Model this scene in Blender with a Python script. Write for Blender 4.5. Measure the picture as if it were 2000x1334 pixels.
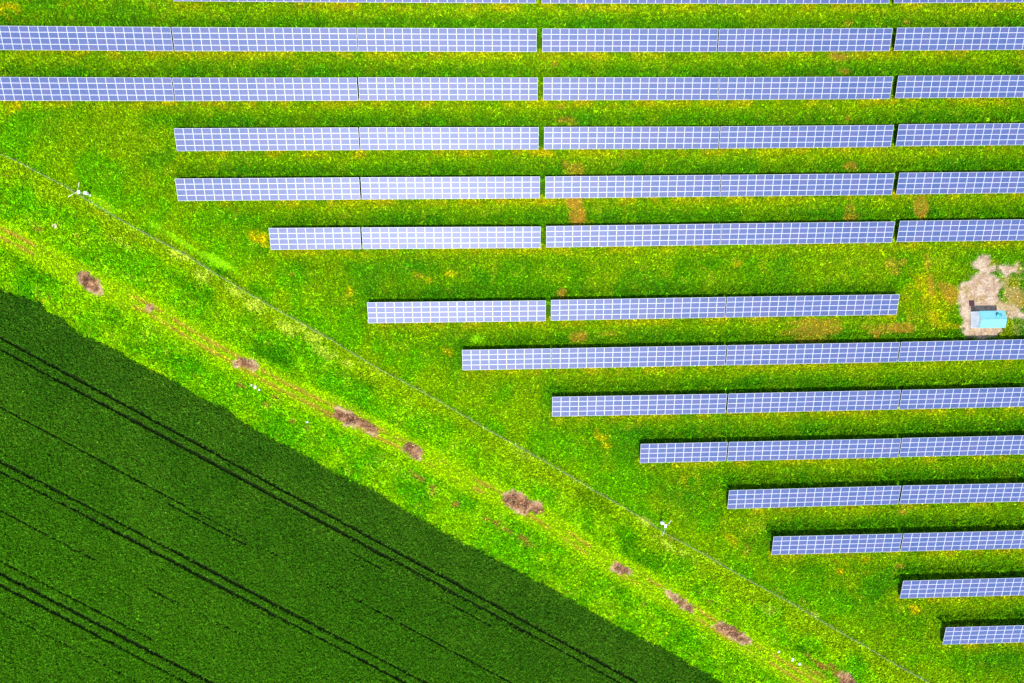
import bpy, bmesh, math, random
import numpy as np
from mathutils import Vector, Matrix
for o in list(bpy.data.objects): bpy.data.objects.remove(o)
C = bpy.context.scene.collection
scene = bpy.context.scene
random.seed(7); RNG = np.random.default_rng(11)

# ------------------------------------------------------------------ camera, sky, sun, exposure
cam_d = bpy.data.cameras.new('camera'); cam = bpy.data.objects.new('camera', cam_d); C.objects.link(cam)
cam.location = (0, 0, 130.43); cam.rotation_euler = (-0.0100647, -0.0441742, -0.0166916)
cam_d.sensor_width = 36; cam_d.lens = 24.0; cam_d.clip_start = 1; cam_d.clip_end = 9000
scene.camera = cam
SUN_EL, SUN_AZ = 65.0, -9.0          # degrees; azimuth measured from due south (-Y) towards +X
world = bpy.data.worlds.new('World'); scene.world = world; world.use_nodes = True
nt = world.node_tree; nt.nodes.clear()
sky = nt.nodes.new('ShaderNodeTexSky'); sky.sky_type = 'NISHITA'; sky.sun_disc = False
sky.sun_elevation = math.radians(SUN_EL); sky.sun_rotation = math.radians(180 - SUN_AZ)
sky.air_density = 1.0; sky.dust_density = 1.0; sky.altitude = 200
bg = nt.nodes.new('ShaderNodeBackground'); bg.inputs['Strength'].default_value = 0.15
wo = nt.nodes.new('ShaderNodeOutputWorld')
nt.links.new(sky.outputs[0], bg.inputs[0]); nt.links.new(bg.outputs[0], wo.inputs[0])
sd = bpy.data.lights.new('sun', 'SUN'); sd.energy = 3.3; sd.angle = math.radians(0.53); sd.color = (1.0, 0.965, 0.90)
sun = bpy.data.objects.new('sun', sd); C.objects.link(sun)
_e, _a = math.radians(SUN_EL), math.radians(SUN_AZ)
_dir = Vector((math.sin(_a) * math.cos(_e), -math.cos(_a) * math.cos(_e), math.sin(_e)))   # towards the sun
sun.rotation_euler = _dir.to_track_quat('Z', 'Y').to_euler(); sun.location = _dir * 200
scene.view_settings.view_transform = 'Standard'; scene.view_settings.look = 'None'
scene.view_settings.exposure = 1.36; scene.view_settings.gamma = 1.0
scene.render.engine = 'CYCLES'
scene.cycles.max_bounces = 5; scene.cycles.diffuse_bounces = 2; scene.cycles.glossy_bounces = 2
scene.cycles.transmission_bounces = 2; scene.cycles.caustics_reflective = False; scene.cycles.caustics_refractive = False

# ------------------------------------------------------------------ layout of the place, in metres
# blobs are (x, y, half length, half width, angle, strength)
BOUND = [[-117.45,25.5],[-101.71,18.13],[-93.75,13.65],[-88.43,10.11],[-85.29,8.56],[-81.23,7.37],[-80.35,5.75],[-77.19,4.28],[-76.3,3.04],[-74.05,1.1],[-71.32,0.11],[-66.76,-2.35],[-63.11,-4.81],[-58.5,-7.0],[-52.05,-11.26],[-48.32,-12.78],[-45.54,-15.25],[-41.81,-17.56],[-33.35,-22.31],[-29.57,-24.84],[-23.87,-27.91],[-21.2,-28.96],[-14.99,-33.23],[-8.75,-36.94],[-4.01,-39.74],[5.02,-44.65],[12.84,-49.14],[19.71,-53.33],[24.64,-56.28],[27.11,-57.76],[33.57,-60.96],[39.53,-64.66],[42.53,-66.37],[46.02,-68.59],[64.61,-79.89],[95.04,-97.12]]
FENCE = [[-110.01,46.03],[-97.83,39.6],[-87.25,34.3],[-85.29,33.65],[-80.57,31.02],[-77.0,29.13],[-73.86,27.15],[-71.17,25.45],[-65.76,22.02],[-60.58,19.05],[-54.83,15.87],[-48.41,11.62],[-43.8,8.71],[-37.77,5.09],[-31.05,1.15],[-27.48,-0.93],[-23.25,-3.79],[-17.58,-7.18],[-12.83,-9.79],[-8.83,-12.1],[-4.24,-14.91],[3.93,-19.87],[13.13,-25.27],[17.5,-28.02],[22.57,-31.1],[29.53,-35.32],[35.13,-39.12],[41.74,-42.77],[46.2,-45.57],[51.46,-48.69],[55.14,-50.79],[60.42,-53.83],[66.52,-57.7],[73.13,-61.59],[79.46,-65.58],[84.49,-68.43],[94.56,-74.75],[109.71,-84.25]]
RUT_A = [[-110.23,32.62],[-97.06,25.58],[-88.17,21.11],[-82.79,18.24],[-76.5,14.4],[-73.34,12.19],[-67.42,9.46],[-61.92,6.81],[-54.58,1.92],[-48.09,-2.02],[-44.37,-4.2],[-36.88,-8.69],[-29.33,-12.52],[-24.59,-15.05],[-19.83,-17.59],[-14.08,-20.46],[-7.35,-24.44],[-0.59,-28.34],[3.3,-30.41],[11.1,-34.56],[19.9,-41.04],[25.81,-44.88],[33.73,-49.3],[38.69,-52.44],[46.66,-57.99],[54.67,-62.75],[62.71,-68.03],[74.82,-75.47],[90.03,-85.06]]
RUT_B = [[-110.53,31.13],[-97.36,24.08],[-88.47,19.61],[-83.1,16.74],[-76.81,12.89],[-73.65,10.68],[-67.73,7.94],[-62.23,5.29],[-54.89,0.4],[-48.41,-3.55],[-44.68,-5.74],[-37.2,-10.23],[-29.65,-14.07],[-24.91,-16.6],[-20.14,-19.14],[-14.4,-22.01],[-7.67,-26.0],[-0.91,-29.9],[2.97,-31.97],[10.78,-36.13],[19.58,-42.62],[25.49,-46.46],[33.41,-50.88],[38.37,-54.03],[46.34,-59.58],[54.35,-64.35],[62.39,-69.63],[74.5,-77.08],[89.71,-86.68]]
TRAMS = [[[-111.27,14.36],[49.28,-79.74]],[[-111.32,12.13],[49.26,-81.46]],[[-111.85,-8.53],[14.27,-81.29]],[[-111.9,-10.49],[14.24,-83.38]],[[-112.39,-29.21],[-13.99,-86.46]],[[-112.44,-30.88],[-18.75,-86.69]]]
THIN = [[[-94.49,-8.35],[24.24,-78.56]],[[-112.09,-17.54],[-71.61,-41.08]],[[-112.33,-26.93],[-62.22,-56.01]],[[-112.58,-36.15],[-46.67,-74.77]],[[-63.11,-46.08],[-46.27,-55.69]],[[-29.75,-38.05],[-19.79,-44.02]],[[-9.73,-49.74],[0.9,-55.71]],[[-58.86,-30.69],[-44.97,-38.82]],[[-103.36,-58.04],[-79.23,-71.55]]]
DIRT = [[[-74.62,12.39],[-73.78,13.05],[-72.5,12.84],[-71.79,11.89],[-70.79,11.02],[-70.27,9.87],[-70.57,8.83],[-71.49,8.75],[-72.76,9.43],[-73.84,10.49],[-74.55,11.35]],[[-62.3,6.34],[-61.74,6.71],[-61.0,6.32],[-60.93,5.56],[-61.58,5.28],[-62.22,5.77]],[[-46.54,-4.26],[-45.77,-3.5],[-44.17,-3.63],[-43.14,-4.32],[-42.03,-5.11],[-42.52,-6.26],[-43.65,-5.85],[-45.34,-5.34],[-46.46,-4.93]],[[-28.11,-13.42],[-27.43,-13.24],[-24.58,-14.37],[-21.25,-16.39],[-20.02,-17.59],[-19.85,-18.76],[-20.34,-19.04],[-22.52,-17.53],[-24.14,-16.91],[-26.06,-16.87],[-27.29,-15.87],[-28.33,-14.87]],[[-15.35,-21.01],[-14.36,-19.97],[-12.92,-20.49],[-11.87,-21.69],[-11.61,-23.06],[-12.78,-23.71],[-14.13,-23.0],[-15.17,-21.99]],[[3.27,-31.78],[3.78,-30.62],[5.56,-29.78],[6.73,-30.4],[8.68,-31.73],[11.12,-32.98],[11.21,-33.97],[10.11,-34.83],[8.64,-34.0],[7.65,-34.56],[5.7,-33.72],[4.24,-32.8]],[[24.21,-45.04],[25.02,-44.36],[26.31,-44.8],[27.99,-45.94],[28.17,-46.64],[26.98,-46.81],[24.79,-46.24],[24.3,-45.73]],[[34.52,-49.92],[35.91,-50.56],[38.2,-52.03],[40.18,-53.59],[40.28,-54.29],[39.47,-54.56],[37.48,-53.3],[35.89,-52.06]],[[43.85,-57.3],[45.47,-56.55],[46.68,-56.89],[48.68,-58.05],[51.27,-60.14],[51.15,-61.54],[49.65,-60.89],[47.14,-59.71],[45.14,-58.54]],[[68.39,-68.11],[69.32,-67.13],[70.83,-67.78],[72.04,-69.03],[71.82,-70.53],[68.77,-70.44]]]
BROWN = [[-81.37,20.96,1.64,0.97,-30,0.9],[-74.55,19.59,0.87,0.58,0,0.5],[-73.22,17.68,0.77,0.39,0,0.5],[-38.84,-11.25,1.26,0.68,-35,0.8],[-40.76,-12.47,0.87,0.58,-20,0.45],[-35.88,-15.67,0.68,0.48,0,0.85],[-33.24,-16.99,0.87,0.68,0,0.4],[-12.74,-26.75,2.13,0.58,-35,0.85],[-9.68,-29.47,0.97,1.16,-20,0.85],[-5.54,-32.33,1.16,0.87,0,0.6],[0.08,-35.14,1.35,0.58,-25,0.7],[2.22,-35.99,0.87,0.68,-30,0.8],[4.16,-37.52,1.93,0.48,-30,0.5],[7.08,-39.08,1.35,0.68,-30,0.6],[8.05,-40.1,1.93,0.58,-30,0.35],[46.71,-54.19,1.16,0.58,-40,0.75],[43.22,-52.28,1.16,0.58,-30,0.4],[30.18,-52.68,0.87,0.39,0,0.45],[63.26,-64.22,2.13,0.58,-35,0.55],[65.27,-65.79,1.74,0.77,-35,0.8],[67.3,-66.06,1.16,0.77,-50,0.7],[63.74,-66.96,2.9,0.77,-30,0.7],[-45.41,-8.71,1.16,0.48,-30,0.7],[62.0,0.32,0.77,0.39,0,0.2],[-79.57,8.1,0.48,0.39,0,0.6],[-29.37,-14.46,1.55,0.58,-20,0.5],[68.8,-67.72,2.13,0.97,-30,0.7],[-24.59,-14.96,3.86,1.35,-33,0.35],[35.86,-40.1,0.97,0.48,-30,0.5],[50.89,-42.11,1.35,0.77,-40,0.3],[89.75,-58.62,0.48,0.68,0,0.8],[56.84,-50.78,1.16,0.29,-35,0.7],[61.87,-53.13,1.16,0.39,-35,0.45]]
ORANGE = [[18.27,31.43,2.51,1.74,0,0.6],[18.18,25.75,1.35,2.32,0,0.95],[18.61,22.12,1.55,1.93,0,1],[16.61,32.42,0.77,1.16,0,0.6],[16.25,40.72,2.13,0.97,0,0.55],[17.72,40.23,0.97,0.97,0,0.4],[14.75,51.46,0.97,0.97,0,0.5],[15.8,43.26,1.16,0.77,0,0.5],[17.3,44.92,0.87,0.58,0,0.4],[85.69,22.86,1.64,2.32,0,0.85],[85.67,21.37,0.97,1.35,0,0.8],[71.56,40.69,0.97,1.16,0,0.6],[70.2,52.77,2.13,1.35,0,0.7],[70.97,49.8,1.16,0.97,0,0.5],[71.89,59.19,1.35,0.77,0,0.45],[71.95,31.47,1.35,0.97,0,0.6],[71.85,23.03,0.97,0.97,0,0.4],[71.83,21.54,1.35,0.77,0,0.55],[71.27,58.2,1.35,0.48,0,0.5],[83.37,59.13,0.97,0.58,0,0.4],[91.44,59.07,1.16,0.58,0,0.4],[15.52,7.65,0.97,1.35,0,0.75],[18.54,-0.94,1.74,1.35,0,0.7],[24.99,-0.26,1.93,0.77,0,0.4],[79.3,12.49,1.55,1.74,30,0.65],[82.04,12.75,0.87,0.77,0,0.5],[80.3,10.99,1.35,0.97,0,0.35],[86.89,12.39,0.87,2.32,0,0.75],[87.66,8.88,0.87,2.71,0,0.75],[90.39,7.84,2.32,1.35,-35,0.7],[91.89,6.32,1.55,2.32,0,0.75],[64.03,1.28,5.31,0.68,0,0.65],[65.52,-0.04,3.86,1.16,0,0.6],[59.97,-0.65,3.86,0.97,0,0.45],[79.67,0.03,5.8,1.16,0,0.75],[77.13,-0.93,2.9,0.87,0,0.85],[62.47,-2.18,4.83,0.58,0,0.5],[84.75,1.94,2.13,0.97,0,0.35],[76.61,-1.92,0.97,0.48,0,1],[105.06,5.12,2.13,1.74,0,0.7],[103.56,7.64,1.55,1.35,0,0.4],[99.55,12.2,2.13,1.35,0,0.4],[76.09,-3.91,0.77,0.39,0,0.5],[-11.57,11.24,1.35,0.77,0,0.35],[-35.52,12.02,0.39,0.29,0,0.6],[81.32,-36.05,1.16,0.77,0,0.6],[80.7,-46.59,0.97,0.58,0,0.4],[50.38,-43.29,0.97,0.77,0,0.4],[65.78,20.62,1.35,0.68,0,0.3]]
YELLOW = [[-41.54,19.1,2.13,1.16,-20,0.9],[-40.15,17.55,0.97,0.58,0,0.6],[-5.75,11.65,1.55,0.68,0,0.6],[-10.04,10.44,0.97,0.68,0,0.6],[-12.53,11.74,1.35,0.77,0,0.35],[-24.72,8.5,0.97,1.16,0,0.6],[-24.18,6.56,0.77,0.58,0,0.6],[-6.5,-3.44,1.35,0.97,0,0.7],[-7.94,-2.44,0.97,0.58,0,0.5],[-57.41,44.17,1.93,0.77,0,0.7],[-84.93,43.64,2.32,0.97,0,0.7],[-85.86,42.7,0.97,0.97,0,0.5],[-86.34,60.96,2.9,1.93,0,0.8],[23.2,-19.76,1.74,1.35,-40,0.65],[23.67,-21.75,1.35,0.77,0,0.6],[69.02,-47.3,1.16,0.87,0,0.8],[73.89,-47.73,1.35,0.87,0,0.8],[72.09,-45.37,5.8,1.16,0,0.5],[65.02,-43.18,6.76,0.97,0,0.65],[83.67,-55.23,1.93,1.16,0,0.8],[80.24,-42.05,0.97,0.68,0,0.7],[87.85,7.88,4.83,6.76,0,0.55],[88.81,1.87,3.38,2.9,0,0.6],[81.74,3.98,2.9,2.9,0,0.35],[102.0,3.66,2.9,6.76,0,0.45],[83.89,15.92,5.8,1.16,0,0.3],[38.19,18.47,1.93,0.97,0,0.35],[49.6,12.9,1.16,0.77,0,0.5],[71.31,-23.8,1.16,0.58,0,0.5],[92.35,1.12,2.13,1.35,0,0.7],[80.17,43.99,1.55,0.77,0,0.9],[80.77,25.91,0.77,0.97,0,0.6],[12.22,34.4,2.32,0.87,0,0.9],[12.07,25.12,2.51,0.77,0,0.7],[47.89,-40.73,3.86,1.55,-40,0.5],[39.02,-28.55,2.9,1.93,-30,0.3],[29.59,8.73,1.74,1.35,0,0.3],[20.86,20.63,1.16,0.97,0,0.3],[-64.43,19.31,2.13,0.77,-35,0.5],[-70.78,24.1,1.55,0.58,-35,0.5],[-69.83,25.23,2.32,0.58,-35,0.3],[-59.89,-6.78,1.35,0.48,-30,0.8],[-61.26,-5.51,0.97,0.39,-30,0.6],[-80.31,7.36,1.16,0.48,-30,0.4]]
LIME = [[-56.15,15.9,4.35,1.16,-25,0.8],[-51.56,11.74,2.51,1.35,-25,0.8],[-45.99,8.79,2.9,1.35,-30,0.9],[-42.28,5.86,2.71,1.35,-30,0.9],[-36.67,1.92,3.29,1.16,-30,0.8],[-32.89,0.89,2.51,1.16,-30,0.6],[-29.15,-3.04,2.9,1.16,-30,0.7],[-25.36,-5.04,1.93,0.97,-30,0.7],[-20.57,-6.1,3.86,0.87,-30,0.3],[-67.22,18.57,3.38,0.97,-30,0.5],[34.85,-41.07,3.86,1.16,-35,0.7],[31.11,-36.79,1.93,0.77,-35,0.7],[38.82,-43.47,2.9,0.77,-35,0.6],[44.82,-45.14,1.93,0.77,-35,0.5],[54.77,-54.43,2.32,0.97,-35,0.5],[63.86,-55.69,1.16,0.68,-35,0.9],[6.38,-22.32,3.86,1.16,-30,0.4],[-18.02,-24.17,3.86,1.35,-30,0.3],[-66.23,21.41,5.8,1.16,-32,0.2]]
BARE = [[-56.09,18.47,7.25,0.87,-33,1],[-48.69,14.38,4.35,0.77,-30,1],[-69.83,25.23,4.83,0.77,-35,0.7],[-45.45,12.14,2.32,0.39,-32,0.7],[25.37,-41.2,1.35,0.39,-35,1],[-1.1,-1.1,2.32,1.16,-10,0.55]]
DARKG = [[-46.41,11.19,2.9,0.39,-33,1],[-42.21,9.03,1.35,0.39,-33,0.7],[60.75,-62.13,1.35,0.87,-40,0.8],[-39.61,-2.85,5.8,1.55,-30,0.6],[-53.49,8.89,5.8,1.35,-30,0.4],[-66.65,2.41,6.76,1.35,-30,0.4],[20.04,-32.04,5.8,1.55,-32,0.5],[29.83,-42.22,5.8,2.13,-32,0.55],[5.3,-28.2,3.86,0.97,-30,0.3],[-23.49,-7.99,4.83,1.16,-30,0.35],[-82.89,14.0,4.83,1.74,-30,0.4]]
GRAVEL = [[[93.53,8.19],[95.26,9.17],[97.5,10.13],[99.03,10.51],[100.84,9.68],[101.54,8.47],[101.62,5.67],[101.6,3.67],[101.98,1.16],[101.76,-1.34],[100.94,-2.13],[98.9,-2.49],[94.34,-2.22],[93.55,-0.2],[93.28,3.8]],[[96.51,12.25],[97.23,13.43],[98.55,13.71],[99.25,12.71],[99.04,11.71],[100.05,11.19],[101.07,12.18],[102.59,12.46],[104.61,11.83],[105.11,10.62],[103.89,9.84],[102.26,9.66],[100.55,10.69],[99.23,10.21],[97.51,10.93]],[[101.8,3.87],[102.82,4.65],[104.53,3.12],[106.56,2.59],[107.06,1.38],[105.02,1.11],[103.51,1.84]]]
PALE = [[103.55,6.64,2.9,4.83,0,0.75],[105.01,-0.39,1.93,1.93,0,0.25],[107.13,9.59,1.93,2.9,0,0.5],[94.86,-1.23,0.77,1.93,0,0.3],[95.47,9.76,1.35,0.97,0,0.6]]
# tables of modules: row counted from the north, columns, west end x, low edge y, yaw
TABLES = [(0,20,-55.8,62.55,0.001),(0,20,-22.15,62.6,0),(0,20,12.4,62.6,0),(0,20,46.05,62.55,0),(0,17,80.45,62.6,0),
(1,20,-89.48,53.36,0.0006),(1,20,-55.78,53.37,0.0025),(1,20,-22.18,53.46,-0.0006),(1,20,12.37,53.44,-0.0009),(1,20,46.05,53.4,0.0006),(1,17,80.39,53.49,-0.0018),
(2,20,-89.5,44.15,0.0003),(2,20,-55.86,44.16,0.0028),(2,20,-22.14,44.3,-0.0007),(2,20,12.41,44.29,-0.0014),(2,20,45.99,44.23,-0.0007),(2,17,80.48,44.33,-0.004),
(3,20,-55.78,34.91,0.0034),(3,20,-22.12,35.04,-0.0017),(3,20,12.39,35.01,-0.003),(3,20,46.05,34.94,0.0005),(3,17,80.51,35.08,-0.0021),
(4,20,-55.78,25.71,0.0016),(4,20,-22.03,25.77,-0.0014),(4,20,12.5,25.71,0.0012),(4,20,46.13,25.75,-0.001),(4,17,80.5,25.81,-0.0022),
(5,10,-39.06,16.51,-0.0022),(5,20,-22.05,16.47,-0.0046),(5,20,12.51,16.38,0.0032),(5,20,46.06,16.5,-0.0001),(5,17,80.5,16.61,-0.0018),
(6,20,-21.3,2.52,-0.0038),(6,20,13.18,2.47,0.0021),(6,20,46.83,2.54,0),
(7,10,-3.76,-6.66,-0.001),(7,20,13.12,-6.68,0.0007),(7,20,46.81,-6.66,0.0008),(7,17,80.52,-6.6,0.0041),
(8,20,13.11,-15.83,-0.0024),(8,20,46.89,-15.89,0.0019),(8,17,80.6,-15.83,0.0028),
(9,10,29.84,-25.13,0.0003),(9,20,46.83,-25.13,-0.0006),(9,17,80.54,-25.09,0.0021),
(10,20,46.74,-34.37,0.003),(10,17,80.54,-34.25,-0.0005),
(11,15,55.23,-43.48,-0.0015),(11,17,80.6,-43.5,0.0017),
(12,17,80.41,-52.66,0.0014),(13,12,88.73,-61.92,0.0031)]
ARMS_A = [(0.06, 1.59), (-1.87, -0.89)]
ARMS_B = [(0.93, 1.13), (-0.71, -1.54)]
WELL = (-78.35, 21.32)
STONES = [(-43.33, -8.75, 0.22, 'topmost white stone of the three in a line below the second soil patch'), (-42.68, -9.15, 0.34, 'largest white stone, in the middle of the line of three below the soil patch'), (-41.93, -9.65, 0.24, 'lowest white stone of the three in a line below the soil patch'), (56.7, -62.71, 0.25, 'pale stone on the track, leftmost of three near the bottom edge'), (59.41, -64.31, 0.32, 'pale stone on the track, middle of three near the bottom edge'), (60.82, -65.25, 0.3, 'pale stone on the track, rightmost of three near the bottom edge'), (-33.22, -15.92, 0.24, 'lone whitish stone left of the longest brown soil patch')]
PITCH, SLOPE, TILT, LOW = 1.6725, 4.03, math.radians(17.17), 0.8

def terr(X, Y):
    X = np.clip(X, -130, 135); Y = np.clip(Y, -110, 110)
    x = X / 50.0; y = Y / 50.0
    return 0.25284*x*x - 0.00385*x*y - 0.03295*y*y + 0.02247*x**3

# ------------------------------------------------------------------ numpy noise and masks
_TAB = np.random.default_rng(5).random((256, 256))
def vnoise(x, y, ox=0):
    x = x + ox * 17.37; y = y + ox * 9.71
    xi = np.floor(x).astype(np.int64); yi = np.floor(y).astype(np.int64)
    u = x - xi; v = y - yi; u = u*u*(3-2*u); v = v*v*(3-2*v)
    a = _TAB[xi & 255, yi & 255]; b = _TAB[(xi+1) & 255, yi & 255]
    c = _TAB[xi & 255, (yi+1) & 255]; d = _TAB[(xi+1) & 255, (yi+1) & 255]
    return (a*(1-u)+b*u)*(1-v) + (c*(1-u)+d*u)*v
def fbm(x, y, s, o=4, ox=0):
    r = 0; t = 0; w = 1.0; f = 1.0/s
    for k in range(o):
        ca, sa = math.cos(k*1.1+.3), math.sin(k*1.1+.3)
        r = r + w*vnoise((x*ca-y*sa)*f, (x*sa+y*ca)*f, ox+k*3); t += w; w *= .5; f *= 2.03
    return r / t
def sm(a, b, x):
    t = np.clip((x-a)/(b-a), 0, 1); return t*t*(3-2*t)
def polydist(x, y, pts):
    d = np.full(x.shape, 1e9)
    for (x0, y0), (x1, y1) in zip(pts[:-1], pts[1:]):
        dx, dy = x1-x0, y1-y0; t = np.clip(((x-x0)*dx+(y-y0)*dy)/(dx*dx+dy*dy+1e-9), 0, 1)
        d = np.minimum(d, np.hypot(x-x0-t*dx, y-y0-t*dy))
    return d
def inside(x, y, pts):
    r = np.zeros(x.shape, bool); n = len(pts)
    for i in range(n):
        x0, y0 = pts[i]; x1, y1 = pts[(i+1) % n]
        if y0 == y1: continue
        c = ((y0 > y) != (y1 > y)) & (x < (x1-x0)*(y-y0)/(y1-y0)+x0)
        r ^= c
    return r
def poly_sd(x, y, pts, pad=2.5):      # >0 inside, within the padded box only
    P = np.array(pts); out = np.full(x.shape, -9.0)
    m = (x > P[:,0].min()-pad) & (x < P[:,0].max()+pad) & (y > P[:,1].min()-pad) & (y < P[:,1].max()+pad)
    if m.any():
        xs, ys = x[m], y[m]; d = polydist(xs, ys, list(pts)+[pts[0]])
        out[m] = np.where(inside(xs, ys, pts), d, -d)
    return out
def blobs(x, y, L, nz, soft=.55):
    out = np.zeros(x.shape)
    for cx, cy, rx, ry, an, s in L:
        R = 1.7*max(rx, ry)+.3; m = (np.abs(x-cx) < R) & (np.abs(y-cy) < R)
        if not m.any(): continue
        a = math.radians(an); dx, dy = x[m]-cx, y[m]-cy
        u = (dx*math.cos(a)+dy*math.sin(a))/rx; v = (-dx*math.sin(a)+dy*math.cos(a))/ry
        r = np.hypot(u, v) + (nz[m]-.5)*1.5
        out[m] = np.maximum(out[m], s*sm(1.15, 1.15-soft, r))
    return out
BX = [p[0] for p in BOUND]; BY = [p[1] for p in BOUND]
FX = [p[0] for p in FENCE]; FY = [p[1] for p in FENCE]
GOLD = 0.866
def side_field(x, y):     # signed metres inside the crop (positive = crop)
    e = np.interp(x, BX, BY) + (fbm(x, y, 1.6, 3, 2)-.5)*.5
    return (e - y)*GOLD
def side_fence(x, y):     # positive = inside the park
    return (y - np.interp(x, FX, FY))*GOLD

def lin(r, g, b):
    f = lambda c: ((c/255+.055)/1.055)**2.4 if c/255 > .04045 else c/255/12.92
    return np.array([f(r), f(g), f(b)])
K = 2.35      # picture value per unit of albedo under this sun and exposure
def alb(r, g, b, k=1.0): return lin(r, g, b)/K*k
def mix(a, b, t): return a*(1-t[:, None]) + b*t[:, None]

def ground_info(x, y):
    """base colour of the plants or soil at each point, grass length and plant type"""
    n = len(x)
    n1 = fbm(x, y, 14, 4, 1); n2 = fbm(x, y, 4.5, 4, 4); n3 = fbm(x, y, 1.6, 3, 7); n4 = fbm(x, y, .7, 2, 9)
    fld = side_field(x, y); fen = side_fence(x, y)
    # park grass
    col = mix(alb(92,162,4), alb(134,178,5), sm(.35, .7, n2*.6+n1*.4))
    col = mix(col, alb(62,150,12), sm(.5, .74, fbm(x, y, 7, 4, 12))*.6)
    col = mix(col, alb(185,205,30), sm(.62, .8, n3)*.35)
    leng = np.full(n, 1.0)
    # drip line: yellow herbs under the low edge of each table, some bare strips
    drip = np.zeros(n); near_ = np.zeros(n); wide = np.zeros(n); back_shade = np.zeros(n); under = np.zeros(n)
    for row, nc, X0, Y0, yaw in TABLES:
        L = nc*PITCH; m = (x > X0-.5) & (x < X0+L+.5) & (y > Y0-3.6) & (y < Y0+9)
        if m.any():
            d = Y0 - y[m]
            drip[m] = np.maximum(drip[m], sm(1.9, .2, d)*(d > -.7))
            back_shade[m] = np.maximum(back_shade[m], sm(8.2, 4.4, -d)*(d < -3.6))
            wide[m] = np.maximum(wide[m], sm(3.4, 1.2, d)*(d > -.7))
            near_[m] = np.maximum(near_[m], sm(5.6, 4.6, -d)*(d < -3.3))
            under[m] = np.maximum(under[m], ((d < -.9) & (d > -3.0)).astype(float))
    ys = drip*sm(.4, .7, fbm(x, y, 3.2, 3, 21))
    col = mix(col, alb(222,200,12), ys*.65)
    col = mix(col, alb(236,192,30), drip*sm(.56, .74, fbm(x, y, 2.2, 3, 23))*.5)
    col = mix(col, alb(58,124,6), back_shade*.65)  # shade north of each table, painted into the grass colour as darker green
    col = mix(col, alb(150,184,4), wide*.45)
    # meadow outside the fence
    out = fen < 0
    lush = mix(alb(104,188,4), alb(142,204,5), sm(.3, .68, n2))
    lush = mix(lush, alb(60,162,6), sm(.46, .76, fbm(x, y, 4, 5, 31))*.55)
    lush = mix(lush, alb(180,226,30), sm(.62, .8, n3)*.45)
    # drier olive strip along the fence
    strip = sm(-5.5, -1.5, fen + (n2-.5)*5)*(fen < 1)
    lush = mix(lush, alb(152,190,8), strip*.85)
    col = np.where(out[:, None], lush, col)
    near = sm(9+6*sm(-20, -60, x), 1.5, fen + (n2-.5)*6)*(fen >= 0)
    col = mix(col, mix(alb(108,188,2), alb(142,192,3), sm(.35, .65, n2)), near*.8)
    leng = np.where(out, 1.25, leng)
    col = mix(col, alb(206,232,60), blobs(x, y, LIME, n2, .8)*sm(.28, .5, n3)*1.0)
    col = mix(col, alb(150,226,4)*1.6, blobs(x, y, BARE, n2, .8)); leng = leng*(1-.75*blobs(x, y, BARE, n2))
    col = mix(col, alb(40,112,4), blobs(x, y, DARKG, n2)*.8)
    # track
    tr = np.minimum(polydist(x, y, RUT_A), polydist(x, y, RUT_B)) if n else x
    tA = polydist(x, y, RUT_A); tB = polydist(x, y, RUT_B)
    band = sm(2.4, .6, np.minimum(tA, tB)+(n2-.5)*1.5)*out
    col = mix(col, alb(176,226,2)*1.1, band*.9)
    rut = sm(.5, .12, tr+(n3-.5)*.5)*out*sm(.34, .52, fbm(x, y, 5, 3, 41))
    col = mix(col, alb(226,180,60)*1.1, rut*.7)
    leng = leng*(1-.75*np.maximum(band*.7, rut))
    yl = blobs(x, y, YELLOW, n2, .8)*sm(.3, .62, n3)
    col = mix(col, alb(230,206,14), yl*.85)
    og = blobs(x, y, ORANGE, n2, .7)*(.55+.45*sm(.3, .6, n4))
    col = mix(col, alb(232,172,52)*1.15, og*.8); leng = leng*(1-.8*og)
    br = blobs(x, y, BROWN, n2, .7)*(.35+.65*sm(.35, .55, n4))
    col = mix(col, alb(196,122,60), br*.95); leng = leng*(1-.75*br)
    # gravel pad round the kiosk
    gm = np.zeros(n)
    for P in GRAVEL: gm = np.maximum(gm, sm(-.5, .4, poly_sd(x, y, P)+(n2-.5)*1.6+(n3-.5)*1.8+(n4-.5)*1.0))
    gcol = mix(alb(200,168,138), alb(228,202,172), sm(.3, .7, n4))
    gcol = mix(gcol, alb(196,170,90), sm(.62, .74, n3)*.5)
    pg = blobs(x, y, PALE, n2, .9)*sm(.3, .55, n3)
    col = mix(col, alb(232,204,130), pg*.85); leng = leng*(1-.5*pg)
    col = mix(col, gcol, gm); leng = leng*(1-gm*.98)
    # bare soil patches on the track
    dm = np.zeros(n)
    for P in DIRT: dm = np.maximum(dm, sm(-.25, .12, poly_sd(x, y, P)+(n4-.5)*1.1+(n3-.5)*.9))
    dsd = np.full(n, -9.0)
    for P in DIRT: dsd = np.maximum(dsd, poly_sd(x, y, P))
    dcol = mix(alb(150,100,66), alb(204,156,112), sm(.35, .65, n4))
    dcol = mix(dcol, alb(92,60,44), sm(.48, .6, fbm(x, y, .9, 3, 51))*.85)
    dcol = mix(dcol, alb(240,206,150), sm(.7, .05, np.abs(dsd))*sm(.45, .6, n3)*.8)
    col = mix(col, dcol, dm); leng = leng*(1-dm*.97)
    # crop
    cm = sm(-.15, .15, fld)
    crop = mix(alb(50,98,16), alb(66,112,20), sm(.35, .68, n1*.5+n2*.5))
    sw = sm(-20, -75, y*.8 + x*.45)
    crop = mix(crop, alb(70,132,8), sw*.6)
    soil = mix(alb(24,44,8), alb(34,60,10), n3)
    return dict(col=col, crop=crop, soil=soil, cm=cm, leng=leng, fld=fld, fen=fen, dm=dm, gm=gm, near=near_, under=under, out=out, n3=n3)

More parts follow.
